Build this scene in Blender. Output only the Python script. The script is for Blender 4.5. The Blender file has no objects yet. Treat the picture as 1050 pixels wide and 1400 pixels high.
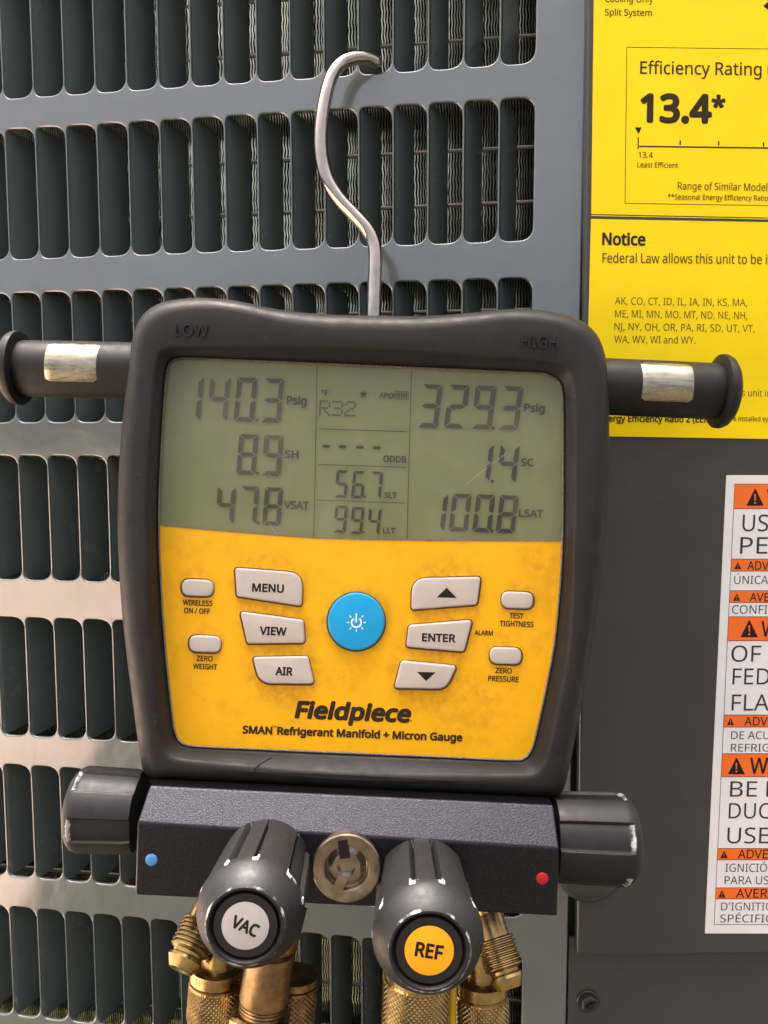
import bpy, bmesh, math, os, random
from mathutils import Vector, Matrix, Quaternion
random.seed(7)
R_ = math.radians
sc = bpy.context.scene
COL = sc.collection

# ------------------------------------------------------------------ camera
F, CX, CY = 1100.0, 525.0, 700.0           # focal length and centre in photo pixels (1050 x 1400)
P = 0.013                                  # pitch of the louvre slots in metres
AX = Vector((0.0887258811, 0.145847229, 0.0052014606))
RT = Quaternion(AX.normalized(), AX.length).to_matrix()
T = Vector((4.20000841, 0.242255316, 23.3518076)) * P
C_uvw = -(RT.transposed() @ T)
def wall_axes(v): return Vector((v[0], v[2], -v[1]))      # (along, down, in) -> world (X, Y, Z)
CAM = wall_axes(C_uvw)
RIGHT, DOWN, FWD = wall_axes(RT[0]), wall_axes(RT[1]), wall_axes(RT[2])
UP = -DOWN
cam = bpy.data.cameras.new('camera'); camo = bpy.data.objects.new('camera', cam); COL.objects.link(camo)
cam.sensor_fit = 'VERTICAL'; cam.sensor_height = 24.0; cam.lens = 24.0 * F / 1400.0
cam.clip_start = 0.01; cam.clip_end = 500
camo.matrix_world = Matrix(((RIGHT.x, UP.x, -FWD.x, CAM.x), (RIGHT.y, UP.y, -FWD.y, CAM.y), (RIGHT.z, UP.z, -FWD.z, CAM.z), (0, 0, 0, 1)))
sc.camera = camo
sc.render.resolution_x, sc.render.resolution_y = 768, 1024

# ------------------------------------------------------------------ sky, sun, exposure
SUN_EL, SUN_AZ = 76.0, -35.0               # sun behind the unit, to the left: this side stands in shade
world = bpy.data.worlds.new('World'); sc.world = world; world.use_nodes = True
wn = world.node_tree.nodes; wl = world.node_tree.links
sky = wn.new('ShaderNodeTexSky'); sky.sky_type = 'NISHITA'; sky.sun_disc = False
sky.sun_elevation = R_(SUN_EL); sky.sun_rotation = R_(SUN_AZ); sky.dust_density = 10.0; sky.air_density = 0.16; sky.ozone_density = 0.0
wl.new(sky.outputs[0], wn['Background'].inputs[0]); wn['Background'].inputs[1].default_value = 0.15
sun = bpy.data.lights.new('sun', 'SUN'); sun.energy = 1.2; sun.angle = R_(10); sun.color = (1.0, 0.94, 0.85)
suno = bpy.data.objects.new('sun', sun); COL.objects.link(suno)
sd = Vector((math.sin(R_(SUN_AZ)) * math.cos(R_(SUN_EL)), math.cos(R_(SUN_AZ)) * math.cos(R_(SUN_EL)), math.sin(R_(SUN_EL))))
suno.rotation_euler = sd.to_track_quat('Z', 'Y').to_euler(); suno.location = sd * 5
sc.view_settings.view_transform = 'Standard'; sc.view_settings.look = 'None'
sc.view_settings.gamma = 1.0; sc.view_settings.use_curve_mapping = False
sc.view_settings.exposure = 2.75
sc.render.engine = 'CYCLES'
sc.cycles.use_denoising = True; sc.cycles.max_bounces = 8; sc.cycles.transparent_max_bounces = 8
sc.cycles.caustics_reflective = False; sc.cycles.caustics_refractive = False

# ------------------------------------------------------------------ projection helpers
def ray(px, py): return (RIGHT * ((px - CX) / F) + DOWN * ((py - CY) / F) + FWD)
def at_depth(px, py, d): return CAM + ray(px, py) * d
def on_plane(px, py, p0, n):
    r = ray(px, py); return CAM + r * ((p0 - CAM).dot(n) / r.dot(n))
D = 0.243                                   # depth of the gauge's rim
def G(px, py, h=0.0): return at_depth(px, py, D - h * 0.001)          # h: millimetres towards the viewer
def shift(v, h): return v - FWD * (h * 0.001)
def pix(v):                                 # world -> photo pixel, for checks
    d = v - CAM; z = d.dot(FWD); return CX + F * d.dot(RIGHT) / z, CY + F * d.dot(DOWN) / z
TH = R_(2.35)                               # the gauge hangs turned by this much
GX = (RIGHT * math.cos(TH) + DOWN * math.sin(TH)).normalized()
GY = (UP * math.cos(TH) + RIGHT * math.sin(TH)).normalized()          # gauge up
GZ = -FWD                                   # gauge front

# ------------------------------------------------------------------ materials
def mat(name, base, rough=0.5, metal=0.0, coat=0.0, coat_rough=0.1, coat_ior=1.5, spec=0.5, var=0.0, var_scale=60.0, bump=0.0, bump_scale=800.0,
        rvar=0.0, dirt=None, dirt_amt=0.0, dirt_scale=80.0, dirt_lo=0.55, dirt_hi=0.75, stretch=None, detail=4.0):
    m = bpy.data.materials.new(name); m.use_nodes = True
    nt = m.node_tree; b = nt.nodes['Principled BSDF']; N = nt.nodes.new; Lk = nt.links.new
    b.inputs['Base Color'].default_value = (*base, 1); b.inputs['Roughness'].default_value = rough
    b.inputs['Metallic'].default_value = metal; b.inputs['Coat Weight'].default_value = coat
    b.inputs['Coat Roughness'].default_value = coat_rough; b.inputs['Coat IOR'].default_value = coat_ior; b.inputs['Specular IOR Level'].default_value = spec
    geo = N('ShaderNodeNewGeometry'); vec = geo.outputs['Position']
    if stretch:
        mp = N('ShaderNodeMapping'); mp.inputs['Scale'].default_value = stretch; Lk(vec, mp.inputs[0]); vec = mp.outputs[0]
    def noise(s, det=4.0, ro=0.55):
        n = N('ShaderNodeTexNoise'); n.inputs['Scale'].default_value = s; n.inputs['Detail'].default_value = det
        n.inputs['Roughness'].default_value = ro; Lk(vec, n.inputs['Vector']); return n.outputs[0]
    col = None
    if var > 0:
        r = N('ShaderNodeValToRGB'); Lk(noise(var_scale, detail), r.inputs[0])
        lo = [max(0, c * (1 - var)) for c in base]; hi = [min(1, c * (1 + var)) for c in base]
        r.color_ramp.elements[0].position = 0.3; r.color_ramp.elements[1].position = 0.7
        r.color_ramp.elements[0].color = (*lo, 1); r.color_ramp.elements[1].color = (*hi, 1); col = r.outputs[0]
    if dirt:
        r = N('ShaderNodeMapRange'); r.inputs['From Min'].default_value = dirt_lo; r.inputs['From Max'].default_value = dirt_hi
        r.inputs['To Max'].default_value = dirt_amt; Lk(noise(dirt_scale, 9.0, 0.68), r.inputs['Value'])
        mx = N('ShaderNodeMix'); mx.data_type = 'RGBA'; Lk(r.outputs[0], mx.inputs['Factor'])
        if col: Lk(col, mx.inputs['A'])
        else: mx.inputs['A'].default_value = (*base, 1)
        mx.inputs['B'].default_value = (*dirt, 1); col = mx.outputs['Result']
    if col: Lk(col, b.inputs['Base Color'])
    if rvar > 0:
        r = N('ShaderNodeMapRange'); r.inputs['To Min'].default_value = max(0.02, rough - rvar); r.inputs['To Max'].default_value = rough + rvar
        r.inputs['From Min'].default_value = 0.3; r.inputs['From Max'].default_value = 0.7
        Lk(noise(var_scale * 1.7, 6.0), r.inputs['Value']); Lk(r.outputs[0], b.inputs['Roughness'])
    if bump > 0:
        bp = N('ShaderNodeBump'); bp.inputs['Strength'].default_value = 1.0; bp.inputs['Distance'].default_value = bump
        Lk(noise(bump_scale, 3.0), bp.inputs['Height']); Lk(bp.outputs[0], b.inputs['Normal'])
    return m
M = {}
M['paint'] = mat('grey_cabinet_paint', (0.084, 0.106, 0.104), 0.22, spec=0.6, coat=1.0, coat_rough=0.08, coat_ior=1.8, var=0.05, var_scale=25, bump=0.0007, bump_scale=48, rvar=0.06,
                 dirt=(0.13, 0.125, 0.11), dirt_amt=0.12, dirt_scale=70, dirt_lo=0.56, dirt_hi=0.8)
M['paintshade'] = mat('grey_cabinet_paint_shaded', (0.036, 0.039, 0.036), 0.34, spec=0.4, coat=0.35, coat_rough=0.12, var=0.05, var_scale=25, bump=0.0007, bump_scale=48, rvar=0.06,  # same cabinet paint, with the shade of this corner put into its colour
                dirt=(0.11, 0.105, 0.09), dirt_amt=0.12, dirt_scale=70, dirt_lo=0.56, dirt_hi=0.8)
M['fin'] = mat('coil_aluminium', (0.46, 0.48, 0.34), 0.26, metal=0.95, var=0.5, var_scale=90, stretch=(0.3, 1, 1.5))
M['tube'] = mat('coil_tube', (0.10, 0.09, 0.075), 0.4, metal=1.0)
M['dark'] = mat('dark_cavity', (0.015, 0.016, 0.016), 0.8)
M['rubber'] = mat('black_rubber', (0.0122, 0.0118, 0.0114), 0.50, var=0.18, var_scale=160, bump=0.00005, bump_scale=2600, rvar=0.10, spec=0.30,
                  dirt=(0.10, 0.09, 0.075), dirt_amt=0.35, dirt_scale=420, dirt_lo=0.62, dirt_hi=0.74)
M['moulded'] = mat('moulded_lettering', (0.0085, 0.0078, 0.0072), 0.38, spec=0.4)
M['dust'] = mat('dusty_bead', (0.15, 0.13, 0.10), 0.85, var=0.6, var_scale=1800, bump=0.0001, bump_scale=3000)
M['yellow'] = mat('yellow_faceplate', (0.78, 0.398, 0.003), 0.48, spec=0.3, var=0.05, var_scale=60, rvar=0.06, bump=0.00002, bump_scale=1500,
                  dirt=(0.24, 0.14, 0.02), dirt_amt=0.40, dirt_scale=130, dirt_lo=0.50, dirt_hi=0.86)
M['lcd'] = mat('lcd_panel', (0.180, 0.208, 0.080), 0.45, spec=0.25, var=0.04, var_scale=40)
M['seg'] = mat('lcd_segment', (0.030, 0.024, 0.011), 0.5, spec=0.2)
M['segpale'] = mat('lcd_segment_faint', (0.052, 0.044, 0.022), 0.5, spec=0.2)
M['button'] = mat('warm_white_button', (0.45, 0.41, 0.365), 0.45, var=0.05, var_scale=200, dirt=(0.28, 0.22, 0.15), dirt_amt=0.5, dirt_scale=500, dirt_lo=0.66, dirt_hi=0.78)
M['blue'] = mat('blue_button', (0.002, 0.30, 0.60), 0.40, var=0.05, var_scale=120)
M['white'] = mat('white_print', (0.80, 0.82, 0.84), 0.5)
M['gap'] = mat('button_gap', (0.10, 0.035, 0.006), 0.7)
M['ink'] = mat('dark_ink', (0.014, 0.010, 0.008), 0.6, spec=0.2)
M['inkbrown'] = mat('brown_ink', (0.028, 0.018, 0.006), 0.6, spec=0.2)
M['grayink'] = mat('grey_ink', (0.040, 0.040, 0.044), 0.6, spec=0.2)
M['faintink'] = mat('faded_ink', (0.085, 0.062, 0.006), 0.6, spec=0.2)
M['block'] = mat('anodised_block', (0.030, 0.031, 0.037), 0.34, metal=0.95, bump=0.00010, bump_scale=2600, var=0.5, var_scale=3000)
M['brass'] = mat('aged_brass', (0.37, 0.265, 0.11), 0.31, metal=1.0, var=0.30, var_scale=220, rvar=0.10, dirt=(0.12, 0.07, 0.03), dirt_amt=0.5, dirt_scale=330, dirt_lo=0.54, dirt_hi=0.74)
M['brassdull'] = mat('dull_brass', (0.26, 0.175, 0.085), 0.40, metal=1.0, var=0.35, var_scale=160, rvar=0.1, dirt=(0.07, 0.045, 0.03), dirt_amt=0.7, dirt_scale=250, dirt_lo=0.5, dirt_hi=0.72)
M['bronze'] = mat('worn_bronze', (0.29, 0.24, 0.175), 0.36, metal=1.0, var=0.4, var_scale=220, rvar=0.1)
M['steel'] = mat('steel_wire', (0.33, 0.305, 0.265), 0.13, metal=1.0, var=0.14, var_scale=300, rvar=0.08, dirt=(0.20, 0.15, 0.11), dirt_amt=0.55, dirt_scale=420, dirt_lo=0.56, dirt_hi=0.74)
M['insert'] = mat('worn_metal_insert', (0.36, 0.34, 0.265), 0.30, metal=1.0, var=0.40, var_scale=420, rvar=0.14, bump=0.00012, bump_scale=320, stretch=(0.25, 1, 1.6),
                  dirt=(0.30, 0.25, 0.16), dirt_amt=0.8, dirt_scale=420, dirt_lo=0.50, dirt_hi=0.68)
M['ylabel'] = mat('yellow_label', (0.90, 0.68, 0.001), 0.42, spec=0.25, var=0.03, var_scale=30, bump=0.0004, bump_scale=45)
M['wlabel'] = mat('white_label', (0.78, 0.78, 0.76), 0.45, var=0.03, var_scale=40, bump=0.0003, bump_scale=50)
M['orange'] = mat('orange_print', (0.85, 0.155, 0.012), 0.5)
M['capgrey'] = mat('grey_sticker', (0.40, 0.39, 0.365), 0.5, var=0.06, var_scale=300)
M['capyellow'] = mat('yellow_sticker', (0.78, 0.36, 0.004), 0.5)
M['ring'] = mat('sticker_ring', (0.035, 0.034, 0.036), 0.4)
M['bluedot'] = mat('blue_paint_dot', (0.05, 0.22, 0.50), 0.5, bump=0.0001, bump_scale=1500)
M['reddot'] = mat('red_paint_dot', (0.36, 0.010, 0.012), 0.4, bump=0.0001, bump_scale=1500)
M['hose'] = mat('yellow_hose_rubber', (0.70, 0.42, 0.02), 0.5)
M['screw'] = mat('black_screw', (0.02, 0.02, 0.021), 0.32)
M['sight'] = mat('smoky_sight_glass', (0.24, 0.20, 0.145), 0.2, metal=0.9, coat=1.0, coat_rough=0.05, var=0.4, var_scale=200)
M['path'] = mat('added_bounce_paving', (0.46, 0.36, 0.29), 0.9, var=0.25, var_scale=5)  # for the added path: pale and warm to brighten reflections
M['ground'] = mat('dark_soil_and_grass', (0.034, 0.027, 0.019), 0.95, var=0.35, var_scale=6, dirt=(0.030, 0.042, 0.012), dirt_amt=0.85, dirt_scale=0.9, dirt_lo=0.48, dirt_hi=0.58)

def knob_material():
    m = mat('black_knob_plastic', (0.0095, 0.0095, 0.0105), 0.50, spec=0.36, bump=0.00004, bump_scale=1500, var=0.2, var_scale=300, rvar=0.08,
            dirt=(0.10, 0.10, 0.10), dirt_amt=0.25, dirt_scale=700, dirt_lo=0.60, dirt_hi=0.8)
    nt = m.node_tree; b = nt.nodes['Principled BSDF']; N = nt.nodes.new; Lk = nt.links.new
    at = N('ShaderNodeAttribute'); at.attribute_name = 'wear'
    geo = N('ShaderNodeNewGeometry'); n = N('ShaderNodeTexNoise'); n.inputs['Scale'].default_value = 240; n.inputs['Detail'].default_value = 8; n.inputs['Roughness'].default_value = 0.72
    Lk(geo.outputs['Position'], n.inputs['Vector'])
    add = N('ShaderNodeMath'); add.operation = 'ADD'; Lk(at.outputs['Fac'], add.inputs[0]); Lk(n.outputs[0], add.inputs[1])
    mr = N('ShaderNodeMapRange'); mr.inputs['From Min'].default_value = 1.10; mr.inputs['From Max'].default_value = 1.24; Lk(add.outputs[0], mr.inputs['Value'])
    mx = N('ShaderNodeMix'); mx.data_type = 'RGBA'; Lk(mr.outputs[0], mx.inputs['Factor'])
    old = b.inputs['Base Color'].links[0].from_socket; Lk(old, mx.inputs['A']); mx.inputs['B'].default_value = (0.40, 0.40, 0.39, 1)
    Lk(mx.outputs['Result'], b.inputs['Base Color']); return m
M['knob'] = knob_material()
def grime_round_buttons(m, spots):          # finger dirt collected round the keys
    nt = m.node_tree; b = nt.nodes['Principled BSDF']; N = nt.nodes.new; Lk = nt.links.new
    geo = N('ShaderNodeNewGeometry'); acc = None
    for x, y, r0, r1, k in spots:
        d = N('ShaderNodeVectorMath'); d.operation = 'DISTANCE'; Lk(geo.outputs['Position'], d.inputs[0]); d.inputs[1].default_value = G(x, y, -7.6)
        mr = N('ShaderNodeMapRange'); mr.interpolation_type = 'SMOOTHSTEP'; u = D / F
        mr.inputs['From Min'].default_value = r0 * u; mr.inputs['From Max'].default_value = r1 * u; mr.inputs['To Min'].default_value = k; mr.inputs['To Max'].default_value = 0
        Lk(d.outputs['Value'], mr.inputs['Value'])
        if acc is None: acc = mr.outputs[0]
        else:
            mx = N('ShaderNodeMath'); mx.operation = 'MAXIMUM'; Lk(acc, mx.inputs[0]); Lk(mr.outputs[0], mx.inputs[1]); acc = mx.outputs[0]
    n = N('ShaderNodeTexNoise'); n.inputs['Scale'].default_value = 330; n.inputs['Detail'].default_value = 9; n.inputs['Roughness'].default_value = .75; n.inputs['Distortion'].default_value = .35
    Lk(geo.outputs['Position'], n.inputs['Vector'])
    mr = N('ShaderNodeMapRange'); mr.inputs['From Min'].default_value = .40; mr.inputs['From Max'].default_value = .76; mr.inputs['To Max'].default_value = .85; Lk(n.outputs[0], mr.inputs['Value'])
    mul = N('ShaderNodeMath'); mul.operation = 'MULTIPLY'; Lk(acc, mul.inputs[0]); Lk(mr.outputs[0], mul.inputs[1])
    mix = N('ShaderNodeMix'); mix.data_type = 'RGBA'; Lk(mul.outputs[0], mix.inputs['Factor'])
    old = b.inputs['Base Color'].links[0].from_socket; Lk(old, mix.inputs['A']); mix.inputs['B'].default_value = (.22, .11, .012, 1); Lk(mix.outputs['Result'], b.inputs['Base Color'])
grime_round_buttons(M['yellow'], [(367, 803, 40, 66, .75), (373, 860, 38, 64, .75), (388, 917, 38, 62, .7), (610, 811, 40, 66, .8), (600, 870, 40, 64, .8), (582, 922, 40, 66, .85), (487, 850, 38, 58, .8),
                                  (270, 804, 18, 36, .6), (280, 881, 18, 36, .6), (708, 821, 18, 38, .7), (692, 897, 18, 38, .7), (640, 965, 5, 90, .6), (480, 925, 5, 60, .5), (735, 770, 4, 50, .55)])

def pane_material():                        # thin clear window: mirror-like at its Fresnel share, clear otherwise, with fine scratches
    m = bpy.data.materials.new('clear_window'); m.use_nodes = True; nt = m.node_tree; N = nt.nodes.new; Lk = nt.links.new
    nt.nodes.remove(nt.nodes['Principled BSDF']); out = nt.nodes['Material Output']
    tr = N('ShaderNodeBsdfTransparent'); tr.inputs[0].default_value = (0.96, 0.96, 0.94, 1)
    gl = N('ShaderNodeBsdfGlossy'); gl.inputs['Roughness'].default_value = 0.10
    fr = N('ShaderNodeFresnel'); fr.inputs[0].default_value = 1.52
    geo = N('ShaderNodeNewGeometry'); n = N('ShaderNodeTexNoise'); n.inputs['Scale'].default_value = 90; n.inputs['Detail'].default_value = 8
    Lk(geo.outputs['Position'], n.inputs['Vector'])
    mr = N('ShaderNodeMapRange'); mr.inputs['To Min'].default_value = 0.05; mr.inputs['To Max'].default_value = 0.30; mr.inputs['From Min'].default_value = 0.3; mr.inputs['From Max'].default_value = 0.75
    Lk(n.outputs[0], mr.inputs['Value']); Lk(mr.outputs[0], gl.inputs['Roughness'])
    df = N('ShaderNodeBsdfDiffuse'); df.inputs[0].default_value = (0.55, 0.50, 0.40, 1)
    n2 = N('ShaderNodeTexNoise'); n2.inputs['Scale'].default_value = 900; n2.inputs['Detail'].default_value = 2; Lk(geo.outputs['Position'], n2.inputs['Vector'])
    m2 = N('ShaderNodeMapRange'); m2.inputs['From Min'].default_value = 0.72; m2.inputs['From Max'].default_value = 0.80; m2.inputs['To Max'].default_value = 0.5; m2.inputs['To Min'].default_value = 0.0
    Lk(n2.outputs[0], m2.inputs['Value'])
    n3 = N('ShaderNodeTexNoise'); n3.inputs['Scale'].default_value = 42; n3.inputs['Detail'].default_value = 7; n3.inputs['Roughness'].default_value = .6; n3.inputs['Distortion'].default_value = .8; Lk(geo.outputs['Position'], n3.inputs['Vector'])
    m3 = N('ShaderNodeMapRange'); m3.inputs['From Min'].default_value = 0.40; m3.inputs['From Max'].default_value = 0.72; m3.inputs['To Min'].default_value = 0.03; m3.inputs['To Max'].default_value = 0.14; Lk(n3.outputs[0], m3.inputs['Value'])
    mm = N('ShaderNodeMath'); mm.operation = 'MAXIMUM'; Lk(m2.outputs[0], mm.inputs[0]); Lk(m3.outputs[0], mm.inputs[1])
    mx = N('ShaderNodeMixShader'); Lk(fr.outputs[0], mx.inputs[0]); Lk(tr.outputs[0], mx.inputs[1]); Lk(gl.outputs[0], mx.inputs[2])
    my = N('ShaderNodeMixShader'); Lk(mm.outputs[0], my.inputs[0]); Lk(mx.outputs[0], my.inputs[1]); Lk(df.outputs[0], my.inputs[2])
    Lk(my.outputs[0], out.inputs[0]); return m
M['pane'] = pane_material()
M['scratch'] = mat('scratch', (0.62, 0.60, 0.50), 0.6)

# ------------------------------------------------------------------ mesh helpers
def mesh(name, verts, faces, smooth=None):
    me = bpy.data.meshes.new(name); me.from_pydata([tuple(v) for v in verts], [], faces); me.update()
    bm = bmesh.new(); bm.from_mesh(me)
    if smooth is not None: bmesh.ops.recalc_face_normals(bm, faces=bm.faces)
    if smooth is not None:
        for f in bm.faces: f.smooth = True
        for e in bm.edges:
            if len(e.link_faces) == 2 and e.calc_face_angle(0) > R_(smooth): e.smooth = False
    bm.to_mesh(me); bm.free(); return me
def link(name, me, material=None, parent=None):
    o = bpy.data.objects.new(name, me); COL.objects.link(o)
    if material and me is not None and not me.materials: me.materials.append(M[material])
    if parent:
        o.parent = parent; o.matrix_parent_inverse = WORLD_OF[parent.name].inverted()
    WORLD_OF[o.name] = Matrix.Identity(4)
    return o
WORLD_OF = {}
def part(name, verts, faces, material, parent, smooth=35): return link(name, mesh(name, verts, faces, smooth), material, parent)
def thing(name, label, cat, loc, group=None):
    o = bpy.data.objects.new(name, None); COL.objects.link(o); o.location = loc; o.empty_display_size = 0.02
    o['label'] = label; o['category'] = cat
    if group: o['group'] = group
    WORLD_OF[o.name] = Matrix.Translation(loc); return o
def loft(loops, cap0=False, cap1=False, closed=True):
    n = len(loops[0]); V = [v for l in loops for v in l]; Fc = []
    for i in range(len(loops) - 1):
        for j in range(n if closed else n - 1):
            k = (j + 1) % n; Fc.append((i * n + j, i * n + k, (i + 1) * n + k, (i + 1) * n + j))
    if cap0: Fc.append(tuple(range(n - 1, -1, -1)))
    if cap1: Fc.append(tuple((len(loops) - 1) * n + j for j in range(n)))
    return V, Fc
def frame(axis, hint=None):
    a = axis.normalized(); h = hint or (GZ if abs(a.dot(GZ)) < 0.9 else GY)
    x = (h - a * h.dot(a)).normalized(); y = a.cross(x); return x, y, a
def lathe(base, axis, prof, n=40, hint=None, cap0=True, cap1=True):     # prof: (distance along axis mm, radius mm)
    x, y, a = frame(axis, hint)
    loops = [[base + a * (s * .001) + (x * math.cos(t) + y * math.sin(t)) * (r * .001) for t in [2 * math.pi * j / n for j in range(n)]] for s, r in prof]
    return loft(loops, cap0, cap1)
def tube(pts, r, n=14, cap=True):
    loops = []; x = None
    for i, p in enumerate(pts):
        t = (pts[min(i + 1, len(pts) - 1)] - pts[max(i - 1, 0)]).normalized()
        if x is None: x = frame(t)[0]
        x = (x - t * x.dot(t)).normalized(); y = t.cross(x)
        rr = r[i] if isinstance(r, (list, tuple)) else r
        loops.append([p + (x * math.cos(2 * math.pi * j / n) + y * math.sin(2 * math.pi * j / n)) * rr for j in range(n)])
    return loft(loops, cap, cap)
def catmull(pts, closed=False, step=8):
    n = len(pts); out = []
    rng = range(n) if closed else range(n - 1)
    for i in rng:
        if closed: a, b, c, d = (pts[(i + k) % n] for k in (-1, 0, 1, 2))
        else: a, b, c, d = pts[max(i - 1, 0)], pts[i], pts[i + 1], pts[min(i + 2, n - 1)]
        for s in range(step):
            t = s / step
            out.append(0.5 * ((2 * b) + (c - a) * t + (2 * a - 5 * b + 4 * c - d) * t * t + (3 * b - a - 3 * c + d) * t ** 3))
    if not closed: out.append(pts[-1])
    return out
def roundpoly(pts, rad, seg=5):
    pts = [Vector(p) for p in pts]; n = len(pts); out = []
    for i in range(n):
        p = pts[i]; a = (pts[i - 1] - p); b = (pts[(i + 1) % n] - p); r = rad[i] if isinstance(rad, (list, tuple)) else rad
        if r <= 0: out.append(p); continue
        la, lb = a.length, b.length; a.normalize(); b.normalize()
        ang = a.angle(b); d = min(r / math.tan(ang / 2), la * .48, lb * .48)
        p0, p1 = p + a * d, p + b * d
        for s in range(seg + 1):
            t = s / seg; out.append(p0 * (1 - t) ** 2 + p * 2 * t * (1 - t) + p1 * t * t)
    return out
def inset(pts, d):                          # shrink a convex-ish px outline by d
    n = len(pts); A = sum(pts[i].x * pts[(i + 1) % n].y - pts[(i + 1) % n].x * pts[i].y for i in range(n)); sg = 1 if A > 0 else -1
    out = []
    for i in range(n):
        t = pts[(i + 1) % n] - pts[i - 1]
        if t.length < 1e-9: out.append(pts[i].copy()); continue
        t.normalize(); out.append(pts[i] + Vector((-t.y, t.x)) * d * sg)
    return out
def pad(outline, h0, h1, bev_px=2.0, bev_h=0.5, steps=3):  # raised pad in the gauge's frame
    loops = [[G(p.x, p.y, h1) for p in outline]]
    base = [shift(v, h0 - h1) for v in loops[0]]
    L = [base, [shift(v, -bev_h) for v in loops[0]]]
    for s in range(1, steps + 1):
        a = math.pi / 2 * s / steps; q = inset(outline, bev_px * (1 - math.cos(a)))
        L.append([shift(G(p.x, p.y, h1), -bev_h * (1 - math.sin(a))) for p in q])
    return loft(L, False, True)
def sheet(poly): return poly, [tuple(range(len(poly)))]
def prism(poly, off):                       # poly: list of world points; off: vector to the back
    n = len(poly); V = list(poly) + [v + off for v in poly]
    return V, [tuple(range(n)), tuple(range(2 * n - 1, n - 1, -1))] + [(i, i + n, (i + 1) % n + n, (i + 1) % n) for i in range(n)]
def box(o, x, y, z):                        # corner, three edge vectors
    V = [o, o + x, o + x + y, o + y, o + z, o + x + z, o + x + y + z, o + y + z]
    return V, [(0, 3, 2, 1), (4, 5, 6, 7), (0, 1, 5, 4), (1, 2, 6, 5), (2, 3, 7, 6), (3, 0, 4, 7)]

# ------------------------------------------------------------------ lettering
def blender_font(f):
    try: return bpy.data.fonts.load(os.path.join(bpy.utils.resource_path('LOCAL'), 'datafiles', 'fonts', f))
    except Exception: return None
SANS = HUMAN = blender_font('NotoSansHebrew-Regular.woff2')
_tc = {}
def glyphs(s, sans):
    key = (s, sans)
    if key in _tc: return _tc[key]
    c = bpy.data.curves.new('text', 'FONT'); c.body = s; c.resolution_u = 3; c.size = 1.0
    fnt = SANS if sans else HUMAN
    if fnt: c.font = fnt
    o = bpy.data.objects.new('text', c); COL.objects.link(o)
    dg = bpy.context.evaluated_depsgraph_get(); me = o.evaluated_get(dg).to_mesh()
    V = [(v.co.x, v.co.y) for v in me.vertices]; Fc = [tuple(p.vertices) for p in me.polygons]
    o.evaluated_get(dg).to_mesh_clear(); bpy.data.objects.remove(o); bpy.data.curves.remove(c)
    _tc[key] = (V, Fc); return V, Fc
def cap_of(sans):
    V, _ = glyphs('H', sans); return max(v[1] for v in V)
def lettering(s, p0, p1, cap, mapf, material, parent, vis=None, weight=0.0, sans=False, shear=0.0, lean=0.0, name='lettering'):
    """s set on the baseline p0 -> p1 (photo pixels; p1 is where the visible piece vis ends) on the surface mapf"""
    V, Fc = glyphs(s, sans); x0 = min(v[0] for v in V)
    Vv, _ = glyphs(vis or s, sans); wv = max(v[0] for v in Vv) - min(v[0] for v in Vv)
    H = cap_of(sans); p0, p1 = Vector(p0), Vector(p1); ex = (p1 - p0) / wv; d = (p1 - p0).normalized()
    ey = (Vector((d.y, -d.x)) + d * lean) * (cap / H)
    k = weight * H
    offs = [(0, 0)] if weight == 0 else [(0, 0)] + [(math.cos(a) * k * cap / H / max(ex.length, 1e-6), math.sin(a) * k) for a in [i * math.pi / 6 for i in range(12)]]
    if weight > .05: offs += [(ox * .5, oy * .5) for ox, oy in offs[1::2]]
    VV, FF = [], []
    for li, (ox, oy) in enumerate(offs):
        b = len(VV)
        for (x, y) in V:
            q = p0 + ex * (x - x0 + ox + shear * y) + ey * (y + oy)
            VV.append(mapf(q.x, q.y, 0.004 * li))
        FF += [tuple(i + b for i in f) for f in Fc]
    return part(name, VV, FF, material, parent, None)
def polyline_strip(p0, p1, w):              # px rectangle along a line
    p0, p1 = Vector(p0), Vector(p1); d = (p1 - p0).normalized(); n = Vector((-d.y, d.x)) * w / 2
    return [p0 + n, p1 + n, p1 - n, p0 - n]

# ================================================================== the ground
GZ0 = -0.62
gv = [Vector((-60, -60, GZ0)), Vector((60, -60, GZ0)), Vector((60, 60, GZ0)), Vector((-60, 60, GZ0))]
go = part('ground', gv, [(0, 1, 2, 3)], 'ground', None, None); go['kind'] = 'structure'

pz = GZ0 + .006
bounce_path = part('path', [Vector(p) for p in ((-.60, .9, pz), (-.62, -.55, pz), (-1.45, -3.0, pz), (-5.0, -12, pz), (-14, -12, pz), (-14, .9, pz))], [tuple(range(5, -1, -1))], 'path', None, None); bounce_path['kind'] = 'structure'  # unseen, added as a warm reflector for the lower-left bars

# ================================================================== the condenser unit
unit = thing('condenser_unit', 'grey metal air conditioner cabinet with vertical louvre slots behind the gauge', 'air conditioner', Vector((-0.1, 0.0, GZ0)))
WY = Vector((0, 1, 0))
rows_v = []
meas = {1: (None, [(14, 135), (362, 108), (694, 90)]), 2: ([(24, 177), (368, 153), (694, 135)], [(16, 356), (368, 340), (694, 329)]),
        3: ([(24, 401), (368, 390), (694, 380)], [(22.5, 577), (144, 577)]), 4: ([(27, 623.5), (111, 622.6)], [(24, 791), (147, 797)]),
        5: ([(9, 842), (120, 848.7)], [(18, 1004.7), (168, 1014.9)]), 6: ([(22, 1047), (95, 1049)], [(31, 1198.8), (142, 1209.8)]),
        7: ([(27, 1238.6), (146, 1253)], [(40, 1390.6), (80, 1395)])}
O3 = Vector((0, 0, 0))
def zavg(l): return sum(on_plane(x, y, O3, WY).z for x, y in l) / len(l)
ROWS = []
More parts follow.
